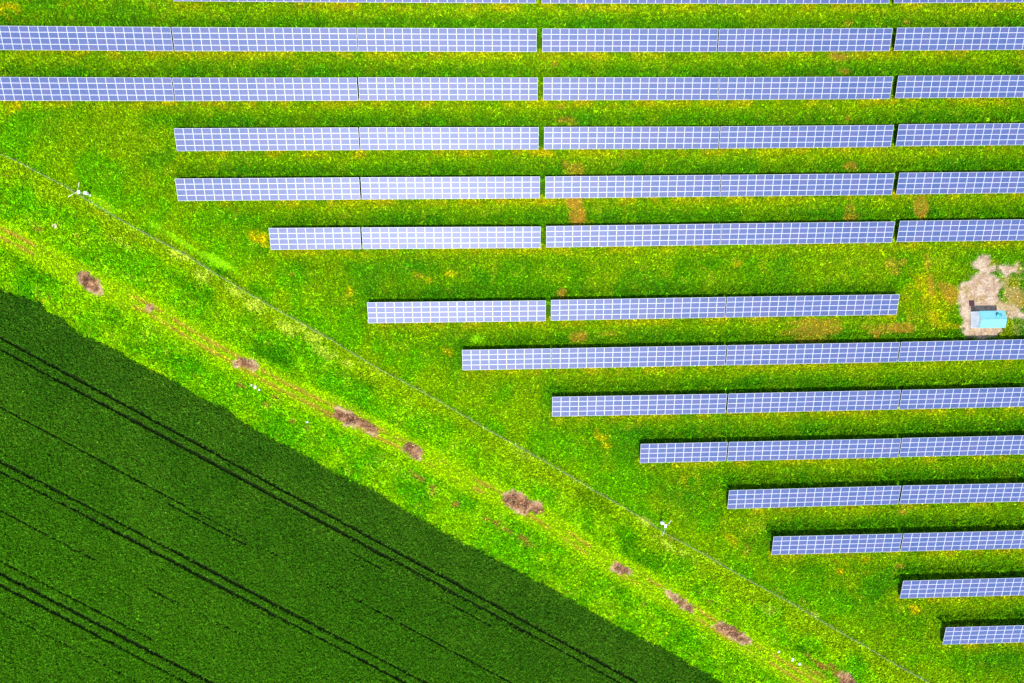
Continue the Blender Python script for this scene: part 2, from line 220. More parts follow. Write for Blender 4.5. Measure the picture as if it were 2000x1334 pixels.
# ------------------------------------------------------------------ materials
def new_mat(name):
    m = bpy.data.materials.new(name); m.use_nodes = True; t = m.node_tree; t.nodes.clear()
    o = t.nodes.new('ShaderNodeOutputMaterial'); return m, t, o
def N(t, kind, **kw):
    n = t.nodes.new(kind)
    for k, v in kw.items():
        if k.startswith('i_'): n.inputs[k[2:].replace('_', ' ')].default_value = v
        else: setattr(n, k, v)
    return n
def simple(name, col, rough=.6, metal=0.0, spec=.4, noise=.12, scale=4.0, bump=0.0):
    m, t, o = new_mat(name)
    b = N(t, 'ShaderNodeBsdfPrincipled'); b.inputs['Roughness'].default_value = rough
    b.inputs['Metallic'].default_value = metal; b.inputs['Specular IOR Level'].default_value = spec
    tc = N(t, 'ShaderNodeTexCoord'); nz = N(t, 'ShaderNodeTexNoise'); nz.inputs['Scale'].default_value = scale
    nz.inputs['Detail'].default_value = 6
    t.links.new(tc.outputs['Object'], nz.inputs['Vector'])
    mr = N(t, 'ShaderNodeMapRange'); mr.inputs['To Min'].default_value = 1-noise; mr.inputs['To Max'].default_value = 1+noise
    mr.inputs['From Min'].default_value = .3; mr.inputs['From Max'].default_value = .7
    t.links.new(nz.outputs['Fac'], mr.inputs['Value'])
    vm = N(t, 'ShaderNodeVectorMath', operation='SCALE'); vm.inputs[0].default_value = col[:3]
    t.links.new(mr.outputs[0], vm.inputs['Scale']); t.links.new(vm.outputs[0], b.inputs['Base Color'])
    if bump:
        bp = N(t, 'ShaderNodeBump'); bp.inputs['Strength'].default_value = bump; bp.inputs['Distance'].default_value = .05
        t.links.new(nz.outputs['Fac'], bp.inputs['Height']); t.links.new(bp.outputs[0], b.inputs['Normal'])
    t.links.new(b.outputs[0], o.inputs[0]); return m

def ground_material():
    m, t, o = new_mat('ground_cover')
    at = N(t, 'ShaderNodeAttribute'); at.attribute_name = 'tint'
    tc = N(t, 'ShaderNodeTexCoord')
    n1 = N(t, 'ShaderNodeTexNoise'); n1.inputs['Scale'].default_value = 3.2; n1.inputs['Detail'].default_value = 5
    n2 = N(t, 'ShaderNodeTexNoise'); n2.inputs['Scale'].default_value = 9.0; n2.inputs['Detail'].default_value = 3
    for n in (n1, n2): t.links.new(tc.outputs['Object'], n.inputs['Vector'])
    mr = N(t, 'ShaderNodeMapRange'); mr.inputs['From Min'].default_value = .32; mr.inputs['From Max'].default_value = .68
    mr.inputs['To Min'].default_value = .62; mr.inputs['To Max'].default_value = 1.3
    t.links.new(n1.outputs['Fac'], mr.inputs['Value'])
    vm = N(t, 'ShaderNodeVectorMath', operation='SCALE'); t.links.new(at.outputs['Color'], vm.inputs[0])
    t.links.new(mr.outputs[0], vm.inputs['Scale'])
    b = N(t, 'ShaderNodeBsdfPrincipled'); b.inputs['Roughness'].default_value = .95; b.inputs['Specular IOR Level'].default_value = .05
    t.links.new(vm.outputs[0], b.inputs['Base Color'])
    ad = N(t, 'ShaderNodeMath', operation='ADD'); t.links.new(n1.outputs['Fac'], ad.inputs[0]); t.links.new(n2.outputs['Fac'], ad.inputs[1])
    bp = N(t, 'ShaderNodeBump'); bp.inputs['Strength'].default_value = .8; bp.inputs['Distance'].default_value = .16
    t.links.new(ad.outputs[0], bp.inputs['Height']); t.links.new(bp.outputs[0], b.inputs['Normal'])
    t.links.new(b.outputs[0], o.inputs[0]); return m
def leaf_material():
    m, t, o = new_mat('leaf_blades')
    at = N(t, 'ShaderNodeAttribute'); at.attribute_name = 'tint'
    tc = N(t, 'ShaderNodeTexCoord'); nz = N(t, 'ShaderNodeTexNoise'); nz.inputs['Scale'].default_value = 5.0
    t.links.new(tc.outputs['Object'], nz.inputs['Vector'])
    mr = N(t, 'ShaderNodeMapRange'); mr.inputs['From Min'].default_value = .3; mr.inputs['From Max'].default_value = .7
    mr.inputs['To Min'].default_value = .85; mr.inputs['To Max'].default_value = 1.15
    t.links.new(nz.outputs['Fac'], mr.inputs['Value'])
    vm = N(t, 'ShaderNodeVectorMath', operation='SCALE'); t.links.new(at.outputs['Color'], vm.inputs[0]); t.links.new(mr.outputs[0], vm.inputs['Scale'])
    d = N(t, 'ShaderNodeBsdfDiffuse'); tr = N(t, 'ShaderNodeBsdfTranslucent'); mx = N(t, 'ShaderNodeMixShader'); mx.inputs[0].default_value = .25
    t.links.new(vm.outputs[0], d.inputs[0]); t.links.new(vm.outputs[0], tr.inputs[0])
    t.links.new(d.outputs[0], mx.inputs[1]); t.links.new(tr.outputs[0], mx.inputs[2]); t.links.new(mx.outputs[0], o.inputs[0])
    return m
def cell_material():
    m, t, o = new_mat('photovoltaic_cells')
    oi = N(t, 'ShaderNodeObjectInfo'); tc = N(t, 'ShaderNodeTexCoord')
    cr = N(t, 'ShaderNodeValToRGB'); e = cr.color_ramp.elements
    e[0].position = 0; e[0].color = (*CELL_A, 1); e[1].position = 1; e[1].color = (*CELL_C, 1)
    x = cr.color_ramp.elements.new(.5); x.color = (*CELL_B, 1)
    t.links.new(oi.outputs['Random'], cr.inputs[0])
    # cell grid 10 x 6 with thin pale lines, and polycrystalline flakes
    sx = N(t, 'ShaderNodeSeparateXYZ'); t.links.new(tc.outputs['Object'], sx.inputs[0])
    def line(out, per, off):
        a = N(t, 'ShaderNodeMath', operation='ADD'); a.inputs[1].default_value = off; t.links.new(out, a.inputs[0])
        p = N(t, 'ShaderNodeMath', operation='PINGPONG'); p.inputs[1].default_value = per/2; t.links.new(a.outputs[0], p.inputs[0])
        l = N(t, 'ShaderNodeMath', operation='LESS_THAN'); l.inputs[1].default_value = .004; t.links.new(p.outputs[0], l.inputs[0]); return l.outputs[0]
    la = line(sx.outputs[0], .155, 0.0); lb = line(sx.outputs[1], .155, 0.0)
    mxx = N(t, 'ShaderNodeMath', operation='MAXIMUM'); t.links.new(la, mxx.inputs[0]); t.links.new(lb, mxx.inputs[1])
    vo = N(t, 'ShaderNodeTexVoronoi'); vo.inputs['Scale'].default_value = 14; t.links.new(tc.outputs['Object'], vo.inputs['Vector'])
    mr = N(t, 'ShaderNodeMapRange'); mr.inputs['To Min'].default_value = .88; mr.inputs['To Max'].default_value = 1.12
    sc = N(t, 'ShaderNodeSeparateColor'); t.links.new(vo.outputs['Color'], sc.inputs[0]); t.links.new(sc.outputs[0], mr.inputs['Value'])
    vm = N(t, 'ShaderNodeVectorMath', operation='SCALE'); t.links.new(cr.outputs[0], vm.inputs[0]); t.links.new(mr.outputs[0], vm.inputs['Scale'])
    mc = N(t, 'ShaderNodeMix', data_type='RGBA'); t.links.new(mxx.outputs[0], mc.inputs['Factor'])
    t.links.new(vm.outputs[0], mc.inputs['A']); mc.inputs['B'].default_value = (.16, .19, .34, 1)
    b = N(t, 'ShaderNodeBsdfPrincipled'); b.inputs['Roughness'].default_value = .42; b.inputs['Specular IOR Level'].default_value = .25
    b.inputs['Coat Weight'].default_value = .0
    t.links.new(mc.outputs['Result'], b.inputs['Base Color']); t.links.new(b.outputs[0], o.inputs[0]); return m
CELL_A = tuple(alb(92,128,210)*.42); CELL_B = tuple(alb(110,138,220)*.42); CELL_C = tuple(alb(126,136,214)*.42)
M_GROUND = ground_material(); M_LEAF = leaf_material(); M_CELL = cell_material()
M_FRAME = simple('aluminium_frame', (.52,.53,.55), .5, .1, .5, .05, 2)
M_BACK = simple('module_backsheet', (.6,.6,.6), .7)
M_STEEL = simple('galvanised_steel', (.35,.36,.37), .5, .6, .5, .15, 6)
M_WIRE = simple('pale_green_wire', (.24,.30,.13), .6, .0, .4, .25, 3)
M_CREAM = simple('cream_paint', (.38,.38,.28), .5, 0, .4, .06, 8)
M_WHITE = simple('white_paint', (.86,.86,.88), .5, 0, .4, .04, 3)
M_ROOF = simple('turquoise_sheet', tuple(alb(150,238,246)*.8), .6, 0, .45, .05, .9)
M_TEAL = simple('teal_paint', tuple(alb(20,200,205)*.9), .4, 0, .5, .08, 5)
M_DARKM = simple('dark_louvre', (.035,.035,.05), .6)
M_PLUM = simple('plum_metal', (.12,.07,.14), .5)
M_WOOD = simple('dark_weathered_wood', (.045,.022,.03), .8, 0, .2, .35, 9, .3)
M_CONC = simple('concrete', (.42,.40,.36), .9, 0, .2, .15, 5, .3)
M_STONE = simple('pale_stone', (.46,.41,.37), .9, 0, .2, .3, 5, .5)
M_CLOD = simple('brown_soil_clods', (.16,.095,.06), .95, 0, .1, .5, 2, .6)
M_PINK = simple('pinkish_concrete', (.52,.34,.26), .85, 0, .2, .15, 6, .2)

# ------------------------------------------------------------------ object helpers
def np_mesh(name, verts, faces_n, loops, material, tint=None, smooth=False):
    """fast mesh from arrays; faces_n = verts per face"""
    me = bpy.data.meshes.new(name); nv = len(verts); nf = len(loops)//faces_n
    me.vertices.add(nv); me.vertices.foreach_set('co', np.ascontiguousarray(verts, np.float32).ravel())
    me.loops.add(len(loops)); me.loops.foreach_set('vertex_index', np.ascontiguousarray(loops, np.int32))
    me.polygons.add(nf); me.polygons.foreach_set('loop_start', np.arange(0, nf*faces_n, faces_n, dtype=np.int32))
    me.polygons.foreach_set('loop_total', np.full(nf, faces_n, np.int32))
    if smooth: me.polygons.foreach_set('use_smooth', np.ones(nf, bool))
    me.update(calc_edges=True)
    if tint is not None:
        a = me.color_attributes.new('tint', 'FLOAT_COLOR', 'POINT')
        a.data.foreach_set('color', np.concatenate([tint, np.ones((nv, 1))], 1).astype(np.float32).ravel())
    me.materials.append(material); ob = bpy.data.objects.new(name, me); C.objects.link(ob); return ob
def tag(o, label=None, cat=None, group=None, kind=None):
    if label: o['label'] = label
    if cat: o['category'] = cat
    if group: o['group'] = group
    if kind: o['kind'] = kind
    return o
def thing(name, label, cat, loc, rot=(0,0,0), group=None):
    o = bpy.data.objects.new(name, None); C.objects.link(o); o.location = loc; o.rotation_euler = rot
    return tag(o, label, cat, group)
def bx(bm, x0, x1, y0, y1, z0, z1, mi=0, mat=None):
    vs = [bm.verts.new(v) for v in [(x0,y0,z0),(x1,y0,z0),(x1,y1,z0),(x0,y1,z0),(x0,y0,z1),(x1,y0,z1),(x1,y1,z1),(x0,y1,z1)]]
    if mat is not None:
        for v in vs: v.co = mat @ v.co
    for f in [(0,3,2,1),(4,5,6,7),(0,1,5,4),(1,2,6,5),(2,3,7,6),(3,0,4,7)]:
        bm.faces.new([vs[i] for i in f]).material_index = mi
    return vs
def tube(bm, a, b, r, n=8, r2=None, mi=0):
    a, b = Vector(a), Vector(b); d = (b-a).normalized(); r2 = r if r2 is None else r2
    u = d.orthogonal().normalized(); w = d.cross(u)
    A = [bm.verts.new(a + (u*math.cos(2*math.pi*i/n)+w*math.sin(2*math.pi*i/n))*r) for i in range(n)]
    B = [bm.verts.new(b + (u*math.cos(2*math.pi*i/n)+w*math.sin(2*math.pi*i/n))*r2) for i in range(n)]
    for i in range(n): bm.faces.new([A[i], A[(i+1) % n], B[(i+1) % n], B[i]]).material_index = mi
    bm.faces.new(A[::-1]).material_index = mi; bm.faces.new(B).material_index = mi
def obj(name, bm, mats, parent=None, bevel=0):
    if not isinstance(mats, (list, tuple)): mats = [mats]
    bmesh.ops.recalc_face_normals(bm, faces=bm.faces)
    me = bpy.data.meshes.new(name); bm.to_mesh(me); bm.free()
    for m in mats: me.materials.append(m)
    ob = bpy.data.objects.new(name, me); C.objects.link(ob)
    if parent: ob.parent = parent
    if bevel:
        b = ob.modifiers.new('bevel', 'BEVEL'); b.width = bevel; b.segments = 2
    return ob
def part(name, fn, mats, parent, bevel=0):
    bm = bmesh.new(); fn(bm); return obj(name, bm, mats, parent, bevel)
def zt(x, y): return float(terr(np.array([x]), np.array([y]))[0])

# ------------------------------------------------------------------ ground: one sheet to the horizon, finer where it is seen
def axis(a, b, step):
    core = np.arange(a, b, step); g = []; s = step; v = 0
    while v < 3500: s *= 1.35; v += s; g.append(v)
    g = np.array(g); return np.concatenate([(a-g)[::-1], core, b-step+g])
ax, ay = axis(-104, 122, .3), axis(-86, 80, .3)
GX, GY = np.meshgrid(ax, ay); gx, gy = GX.ravel(), GY.ravel()
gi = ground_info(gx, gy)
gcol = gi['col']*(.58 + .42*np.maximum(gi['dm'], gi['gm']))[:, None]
gcol = mix(gcol, gi['soil'], gi['cm'])
farm = np.maximum(np.abs(gx)-150, np.abs(gy)-130) > 0
gcol[farm & (gi['fld'] > 0)] = alb(46,100,8)
h = terr(gx, gy) + (fbm(gx, gy, 1.3, 3, 61)-.5)*.10*(1-gi['gm']) + gi['dm']*(.12+(fbm(gx, gy, 1.0, 4, 63)-.35)*.45)
# the ditch and worn ruts
h -= .10*sm(.5, .1, np.minimum(polydist(gx, gy, RUT_A), polydist(gx, gy, RUT_B)))
for P in TRAMS: h -= .08*sm(.4, .2, polydist(gx, gy, P))
nx, ny = len(ax), len(ay)
ii = (np.arange(ny-1)[:, None]*nx + np.arange(nx-1)[None, :]).ravel()
g = np_mesh('ground', np.stack([gx, gy, h], 1), 4, np.stack([ii, ii+1, ii+nx+1, ii+nx], 1).ravel(), M_GROUND, gcol, True)
tag(g, kind='structure')

# ------------------------------------------------------------------ leaves: clumps of bent blades
def clumps(name, x, y, col, k, L, W, el0, el1, z0, spread, label, cat, jit=.28, ljit=.2, hscale=None, kind='stuff'):
    n = len(x); hs = np.ones(n) if hscale is None else hscale
    z = terr(x, y)
    f = np.exp(RNG.normal(0, jit, n)); yel = RNG.normal(0, 1, n)
    c = col*f[:, None]; c[:, 0] *= np.exp(yel*.08)
    X = np.repeat(x, k); Y = np.repeat(y, k); Z = np.repeat(z, k); S = np.repeat(hs*np.exp(RNG.normal(0, .18, n)), k); Cc = np.repeat(c, k, 0)
    m = n*k
    Cc = Cc*np.exp(RNG.normal(0, ljit, m))[:, None]
    ph = RNG.random(m)*2*math.pi; el = np.radians(el0 + (el1-el0)*RNG.random(m))
    l = L*S*(.65+.7*RNG.random(m)); w = W*S*(.7+.6*RNG.random(m))
    rr = spread*np.sqrt(RNG.random(m))*S; pa = RNG.random(m)*2*math.pi
    bxx = X + rr*np.cos(pa); byy = Y + rr*np.sin(pa); bz = Z + z0*S*RNG.random(m)
    dx, dy = np.cos(ph), np.sin(ph); px, py = -dy, dx
    tw = RNG.normal(0, .35, m)
    a = np.stack([bxx - px*w*.5, byy - py*w*.5, bz - tw*w*.4], 1)
    b = np.stack([bxx + px*w*.5, byy + py*w*.5, bz + tw*w*.4], 1)
    t = np.stack([bxx + dx*l*np.cos(el), byy + dy*l*np.cos(el), bz + l*np.sin(el)], 1)
    V = np.stack([a, b, t], 1).reshape(-1, 3)
    o = np_mesh(name, V, 3, np.arange(3*m), M_LEAF, np.repeat(Cc, 3, 0))
    return tag(o, label, cat, kind=kind)
def jgrid(x0, x1, y0, y1, sx, sy, j=.5):
    X, Y = np.meshgrid(np.arange(x0, x1, sx), np.arange(y0, y1, sy)); X = X.ravel(); Y = Y.ravel()
    return X + (RNG.random(len(X))-.5)*2*j*sx, Y + (RNG.random(len(Y))-.5)*2*j*sy
# crop, sown in rows parallel to the tramlines
(tx0, ty0), (tx1, ty1) = TRAMS[0]
ang = math.atan2(ty1-ty0, tx1-tx0); ca, sa = math.cos(ang), math.sin(ang)
U_, V_ = np.meshgrid(np.arange(-130, 215, .155), np.arange(-90, 60, .37)); U_ = U_.ravel(); V_ = V_.ravel()
U_ = U_ + (RNG.random(len(U_))-.5)*.2; V_ = V_ + RNG.normal(0, .05, len(V_))
cx, cy = tx0 + U_*ca - V_*sa, ty0 + U_*sa + V_*ca
k = (cx > -101) & (cx < 60) & (cy > -84) & (cy < 20); cx, cy = cx[k], cy[k]
k = side_field(cx, cy) > 0; cx, cy = cx[k], cy[k]
keep = np.ones(len(cx), bool); nn = fbm(cx, cy, 2.0, 2, 71)
for P in TRAMS: keep &= polydist(cx, cy, P) > .31 + (nn-.5)*.12
for P in THIN: keep &= polydist(cx, cy, P) > .15 + (nn-.5)*.14
cx, cy = cx[keep], cy[keep]
gi = ground_info(cx, cy)
edge = .85 + .15*sm(0, .6, gi['fld'])
clumps('crop_plants', cx, cy, gi['crop']*1.75, 9, .25, .10, 10, 62, .56, .12, 'dense dark green cereal crop sown in fine rows with paired tractor tramlines', 'crop field', .16, .34, edge)
# park grass
sxx = .27
px_, py_ = jgrid(-101, 119, -84, 76, sxx, sxx, .6)
fen = side_fence(px_, py_); k = (fen > .1); px_, py_ = px_[k], py_[k]
gi = ground_info(px_, py_)
k = (gi['under'] < .5) & (RNG.random(len(px_)) < np.clip(gi['leng']*1.3, 0.02, 1)); px_, py_ = px_[k], py_[k]
col = gi['col'][k]; lg = gi['leng'][k]*(1+2.0*gi['near'][k])
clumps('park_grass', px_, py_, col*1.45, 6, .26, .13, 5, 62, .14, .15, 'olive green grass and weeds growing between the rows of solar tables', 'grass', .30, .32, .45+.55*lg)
# meadow
mx_, my_ = jgrid(-101, 119, -84, 60, .285, .285, .6)
fen = side_fence(mx_, my_); fl = side_field(mx_, my_); k = (fen < -.1) & (fl < .1); mx_, my_ = mx_[k], my_[k]
gi = ground_info(mx_, my_); k = RNG.random(len(mx_)) < np.clip(gi['leng']*1.2, .02, 1); mx_, my_ = mx_[k], my_[k]
clumps('meadow_plants', mx_, my_, gi['col'][k]*1.4, 6, .30, .155, 0, 60, .22, .18, 'bright lush meadow herbs between the wire fence and the dark crop field', 'meadow', .30, .34, .4+.5*gi['leng'][k])
# pale dry stems tangled along the foot of the fence
pts = []
for (x0, y0), (x1, y1) in zip(FENCE[:-1], FENCE[1:]):
    n = int(math.hypot(x1-x0, y1-y0)/.16)
    for i in range(n): pts.append((x0+(x1-x0)*i/n, y0+(y1-y0)*i/n))
pts = np.array(pts); pts = pts + RNG.normal(0, .17, pts.shape)
pn = fbm(pts[:,0], pts[:,1], 5, 3, 81); k = RNG.random(len(pts)) < sm(.15, .6, pn); pts = pts[k]; pn = pn[k]
dc = mix(alb(150,205,90), alb(205,215,100), RNG.random(len(pts)))
clumps('dry_stems', pts[:,0], pts[:,1], dc, 4, .30, .07, 10, 70, .25, .1, 'pale dry stems tangled in the foot of the long wire fence', 'dry stems', .2, .2)
# soil clods on the bare patches
cl = []; tw = []
for P in DIRT:
    A = np.array(P); n = int((A[:,0].max()-A[:,0].min())*(A[:,1].max()-A[:,1].min())*14)
    q = np.stack([RNG.uniform(A[:,0].min(), A[:,0].max(), n), RNG.uniform(A[:,1].min(), A[:,1].max(), n)], 1)
    tw.append(q[inside(q[:,0], q[:,1], P)])
tw = np.concatenate(tw); rn = RNG.random(len(tw)); tc_ = mix(alb(140,94,62), alb(240,206,164), rn**1.5)*1.5
clumps('brush_litter', tw[:,0], tw[:,1], tc_*np.array([1.15,1.0,.85]), 2, .42, .04, -6, 12, .34, .2, 'brown and bleached twigs and dead stems lying on the bare soil patches', 'brush litter', .3, .3)
for P in DIRT:
    A = np.array(P); n = int((A[:,0].max()-A[:,0].min())*(A[:,1].max()-A[:,1].min())*5)
    q = np.stack([RNG.uniform(A[:,0].min(), A[:,0].max(), n), RNG.uniform(A[:,1].min(), A[:,1].max(), n)], 1)
    cl += [tuple(v) for v in q[inside(q[:,0], q[:,1], P)]]
bm = bmesh.new()
def rock(bm, x, y, z, r, seed, flat=.6, mi=0):
    R = random.Random(seed); res = bmesh.ops.create_icosphere(bm, subdivisions=1 if r < .25 else 2, radius=r)
    ax_ = R.random()*6.28; sx, sy = .7+R.random()*.6, .7+R.random()*.6
    for v in res['verts']:
        c = v.co * (.78+R.random()*.42); c = Vector((c.x*sx, c.y*sy, c.z*flat))
        v.co = Vector((x + c.x*math.cos(ax_)-c.y*math.sin(ax_), y + c.x*math.sin(ax_)+c.y*math.cos(ax_), z + c.z))
for i, (x, y) in enumerate(cl): rock(bm, x, y, zt(x, y)+.24, .05+.12*random.random()**2, i)
o = obj('soil_clods', bm, M_CLOD); tag(o, 'brown clods of earth scattered on the bare soil patches of the track', 'soil', kind='stuff')

# ------------------------------------------------------------------ solar tables
def module_mesh(v):
    bm = bmesh.new(); W, D, T, F = PITCH-.03, SLOPE/4-.028, .04, .03
    # origin at the module's lower left corner, lying in its own plane
    bx(bm, 0, W, 0, F, 0, T); bx(bm, 0, W, D-F, D, 0, T); bx(bm, 0, F, F, D-F, 0, T); bx(bm, W-F, W, F, D-F, 0, T)
    bx(bm, F, W-F, F, D-F, .006, T-.006, 1)
    me = bpy.data.meshes.new('solar_module'); bmesh.ops.recalc_face_normals(bm, faces=bm.faces); bm.to_mesh(me); bm.free()
    me.materials.append(M_FRAME); me.materials.append(M_CELL); return me
MOD = module_mesh(0)
def support_mesh(n):
    bm = bmesh.new(); L = n*PITCH
    ct, st = math.cos(TILT), math.sin(TILT)
    def P(x, s, h): return (x, s*ct - h*st, LOW + s*st + h*ct)
    for s in (.5, 1.55, 2.5, 3.55): 
        M = Matrix.Translation(P(0, s, -.07)) @ Matrix.Rotation(TILT, 4, 'X'); bx(bm, .1, L-.1, -.03, .03, -.05, .05, mat=M)
    k = max(2, round(L/3.7))
    for i in range(k):
        x = .8 + (L-1.6)*i/(k-1)
        M = Matrix.Translation(P(x, 0, -.19)) @ Matrix.Rotation(TILT, 4, 'X'); bx(bm, -.04, .04, .25, SLOPE-.25, -.05, .05, mat=M)
        for s in (.9, 3.1):
            p = P(x, s, -.24); bx(bm, x-.05, x+.05, p[1]-.05, p[1]+.05, -.5, p[2])
    me = bpy.data.meshes.new('support_frame'); bmesh.ops.recalc_face_normals(bm, faces=bm.faces); bm.to_mesh(me); bm.free(); me.materials.append(M_STEEL); return me
SUP = {n: support_mesh(n) for n in {t[1] for t in TABLES}}
ROWN = ['the row cut by the top edge', 'the topmost full row', 'the second full row down', 'the third full row down', 'the fourth full row down', 'the fifth full row down',
 'the row ending left of the kiosk', 'the row just below the kiosk', 'the second row below the kiosk', 'the third row below the kiosk', 'the fourth row from the bottom', 'the third row from the bottom', 'the second lowest row', 'the lowest row at bottom right']
ORD = ['leftmost', 'second', 'third', 'fourth', 'fifth', 'sixth']
ROWN[10] = 'the fifth row from the bottom'; ROWN[10] = 'the fourth row from the bottom'
def table_label(row, idx, cnt, n, X0):
    size = 'short half length' if n == 10 else 'long'
    if cnt == 1: return f'{size} pale blue solar table alone in {ROWN[row]}'
    if idx == 0: pos = 'leftmost'
    elif idx == cnt-1: pos = 'rightmost'
    else: pos = ORD[idx] + ' from left'
    return f'{size} pale blue solar table, {pos} in {ROWN[row]}'
cnts = {r: sum(1 for t in TABLES if t[0] == r) for r in range(14)}; seen = {}
for row, n, X0, Y0, yaw in TABLES:
    L = n*PITCH; zl, zr = zt(X0, Y0), zt(X0+L*math.cos(yaw), Y0+L*math.sin(yaw)); roll = -math.atan2(zr-zl, L)
    idx = seen.get(row, 0); seen[row] = idx+1
    T = thing('solar_table', table_label(row, idx, cnts[row], n, X0), 'solar table', (X0, Y0, zl), (0, roll, yaw), 'rows of solar tables in the park')
    s = bpy.data.objects.new('support_frame', SUP[n]); C.objects.link(s); s.parent = T
    for r in range(4):
        for c in range(n):
            m = bpy.data.objects.new('solar_module', MOD); C.objects.link(m); m.parent = T
            s_ = r*SLOPE/4 + .014
            m.location = (c*PITCH+.015, s_*math.cos(TILT), LOW + s_*math.sin(TILT)); m.rotation_euler = (TILT + RNG.normal(0, .0025), RNG.normal(0, .002), 0)

# ------------------------------------------------------------------ fence
FP = []
acc = 0; step = 2.5
P = [Vector(p) for p in FENCE]; i = 0; cur = P[0].copy(); FP.append(cur.copy())
while i < len(P)-1:
    d = (P[i+1]-cur).length
    if acc + d >= step:
        cur = cur + (P[i+1]-cur).normalized()*(step-acc); acc = 0; FP.append(cur.copy())
    else:
        acc += d; i += 1; cur = P[i].copy()
FP = [p for p in FP if -98 < p.x < 100]
F = thing('wire_fence', 'long thin pale wire mesh fence crossing the whole meadow diagonally', 'fence', (FP[0].x, FP[0].y, zt(*FP[0])))
o0 = F.location.copy()
def fpost(bm):
    tube(bm, (0, 0, -.4), (0, 0, 1.85), .035, 6)
bmp = bmesh.new(); fpost(bmp); tube(bmp, (0,0,1.83), (0,0,1.87), .045, 6)
pm = bpy.data.meshes.new('post'); bmp.to_mesh(pm); bmp.free(); pm.materials.append(M_WIRE)
for p in FP:
    q = bpy.data.objects.new('post', pm); C.objects.link(q); q.parent = F; q.location = (p.x-o0.x, p.y-o0.y, zt(p.x, p.y)-o0.z)
V = []; Fc = []
def ribbon(a, b, r):
    """a wire as a three sided prism"""
    a = Vector(a); b = Vector(b); d = (b-a).normalized(); u = d.orthogonal().normalized(); w = d.cross(u); i = len(V)
    for p in (a, b):
        for k in range(3): V.append(p + (u*math.cos(2.0944*k)+w*math.sin(2.0944*k))*r)
    for k in range(3): Fc.extend([i+k, i+(k+1) % 3, i+3+(k+1) % 3, i+3+k])
for a, b in zip(FP[:-1], FP[1:]):
    za, zb = zt(a.x, a.y), zt(b.x, b.y); n = 13
    def pt(t, h): return (a.x+(b.x-a.x)*t-o0.x, a.y+(b.y-a.y)*t-o0.y, za+(zb-za)*t+h-o0.z)
    for hh in (.08, .5, .95, 1.4, 1.72, 1.8): ribbon(pt(0, hh), pt(1, hh), .004 if hh < 1.7 else .006)
    for i in range(n):
        t0, t1 = i/n, (i+1)/n
        for lo, hi in ((.08, .63), (.63, 1.18), (1.18, 1.72)):
            ribbon(pt(t0, lo), pt(t1, hi), .003); ribbon(pt(t1, lo), pt(t0, hi), .003)
np_o = np_mesh('wire_mesh', np.array([tuple(v) for v in V]), 4, np.array(Fc), M_WIRE); np_o.parent = F

# ------------------------------------------------------------------ camera masts beside the fence
def mast(x, y, label, lean, arms, box_dir, cabdir, group):
    T = thing('camera_mast', label, 'camera mast', (x, y, zt(x, y)), (0, 0, 0), group)
    top = Vector((lean[0], lean[1], 3.5))
    part('pole', lambda b: (tube(b, (0,0,-.5), top, .05, 10, .035), bx(b, -.18, .18, -.18, .18, -.3, .06)), M_CREAM, T)
    for i, (ax_, ay_) in enumerate(arms):
        e = Vector((ax_, ay_, 3.5))
        def arm(b):
            tube(b, top, e, .03, 8)
            d = (e-top).normalized(); tube(b, top+d*(e-top).length*.55, e, .055, 8, .075)
        a = part('arm', arm, M_CREAM, T)
        def lampf(b):
            d = (e-top).normalized(); tube(b, e - d*.05, e + d*.07 + Vector((0,0,-.02)), .085, 10, .07)
        part('sensor_head', lampf, M_CREAM, a)
    c = Vector((*box_dir, 3.45))
    h = part('camera_housing', lambda b: (bx(b, c.x-.17, c.x+.17, c.y-.26, c.y+.26, 3.3, 3.58), bx(b, c.x-.2, c.x+.2, c.y-.3, c.y+.3, 3.585, 3.61)), M_WHITE, T, .02)
    part('lens', lambda b: tube(b, (c.x, c.y-.26, 3.43), (c.x, c.y-.31, 3.43), .07, 12), M_DARKM, h)
    k = Vector((*cabdir, 0))
    cb = part('cabinet', lambda b: (bx(b, k.x-.26, k.x+.26, k.y-.18, k.y+.18, .5, 1.25), bx(b, k.x-.30, k.x+.30, k.y-.22, k.y+.22, 1.253, 1.30)), M_WHITE, T, .015)
    part('door', lambda b: (bx(b, k.x-.22, k.x+.22, k.y-.2, k.y-.183, .55, 1.2),), M_WHITE, cb)
    return T
def M1(px, py): return px, py
mast(-72.0, 26.95, 'cream camera mast with splayed arms straddling the fence at upper left', (-.3, .02), ARMS_A, (-.05, -.1), (-.18, .22), 'camera masts along the fence')
mast(34.11, -36.77, 'cream camera mast standing on the fence at lower right, below the panels', (-.15, -.05), ARMS_B, (-.2, .15), (-.15, .05), 'camera masts along the fence')

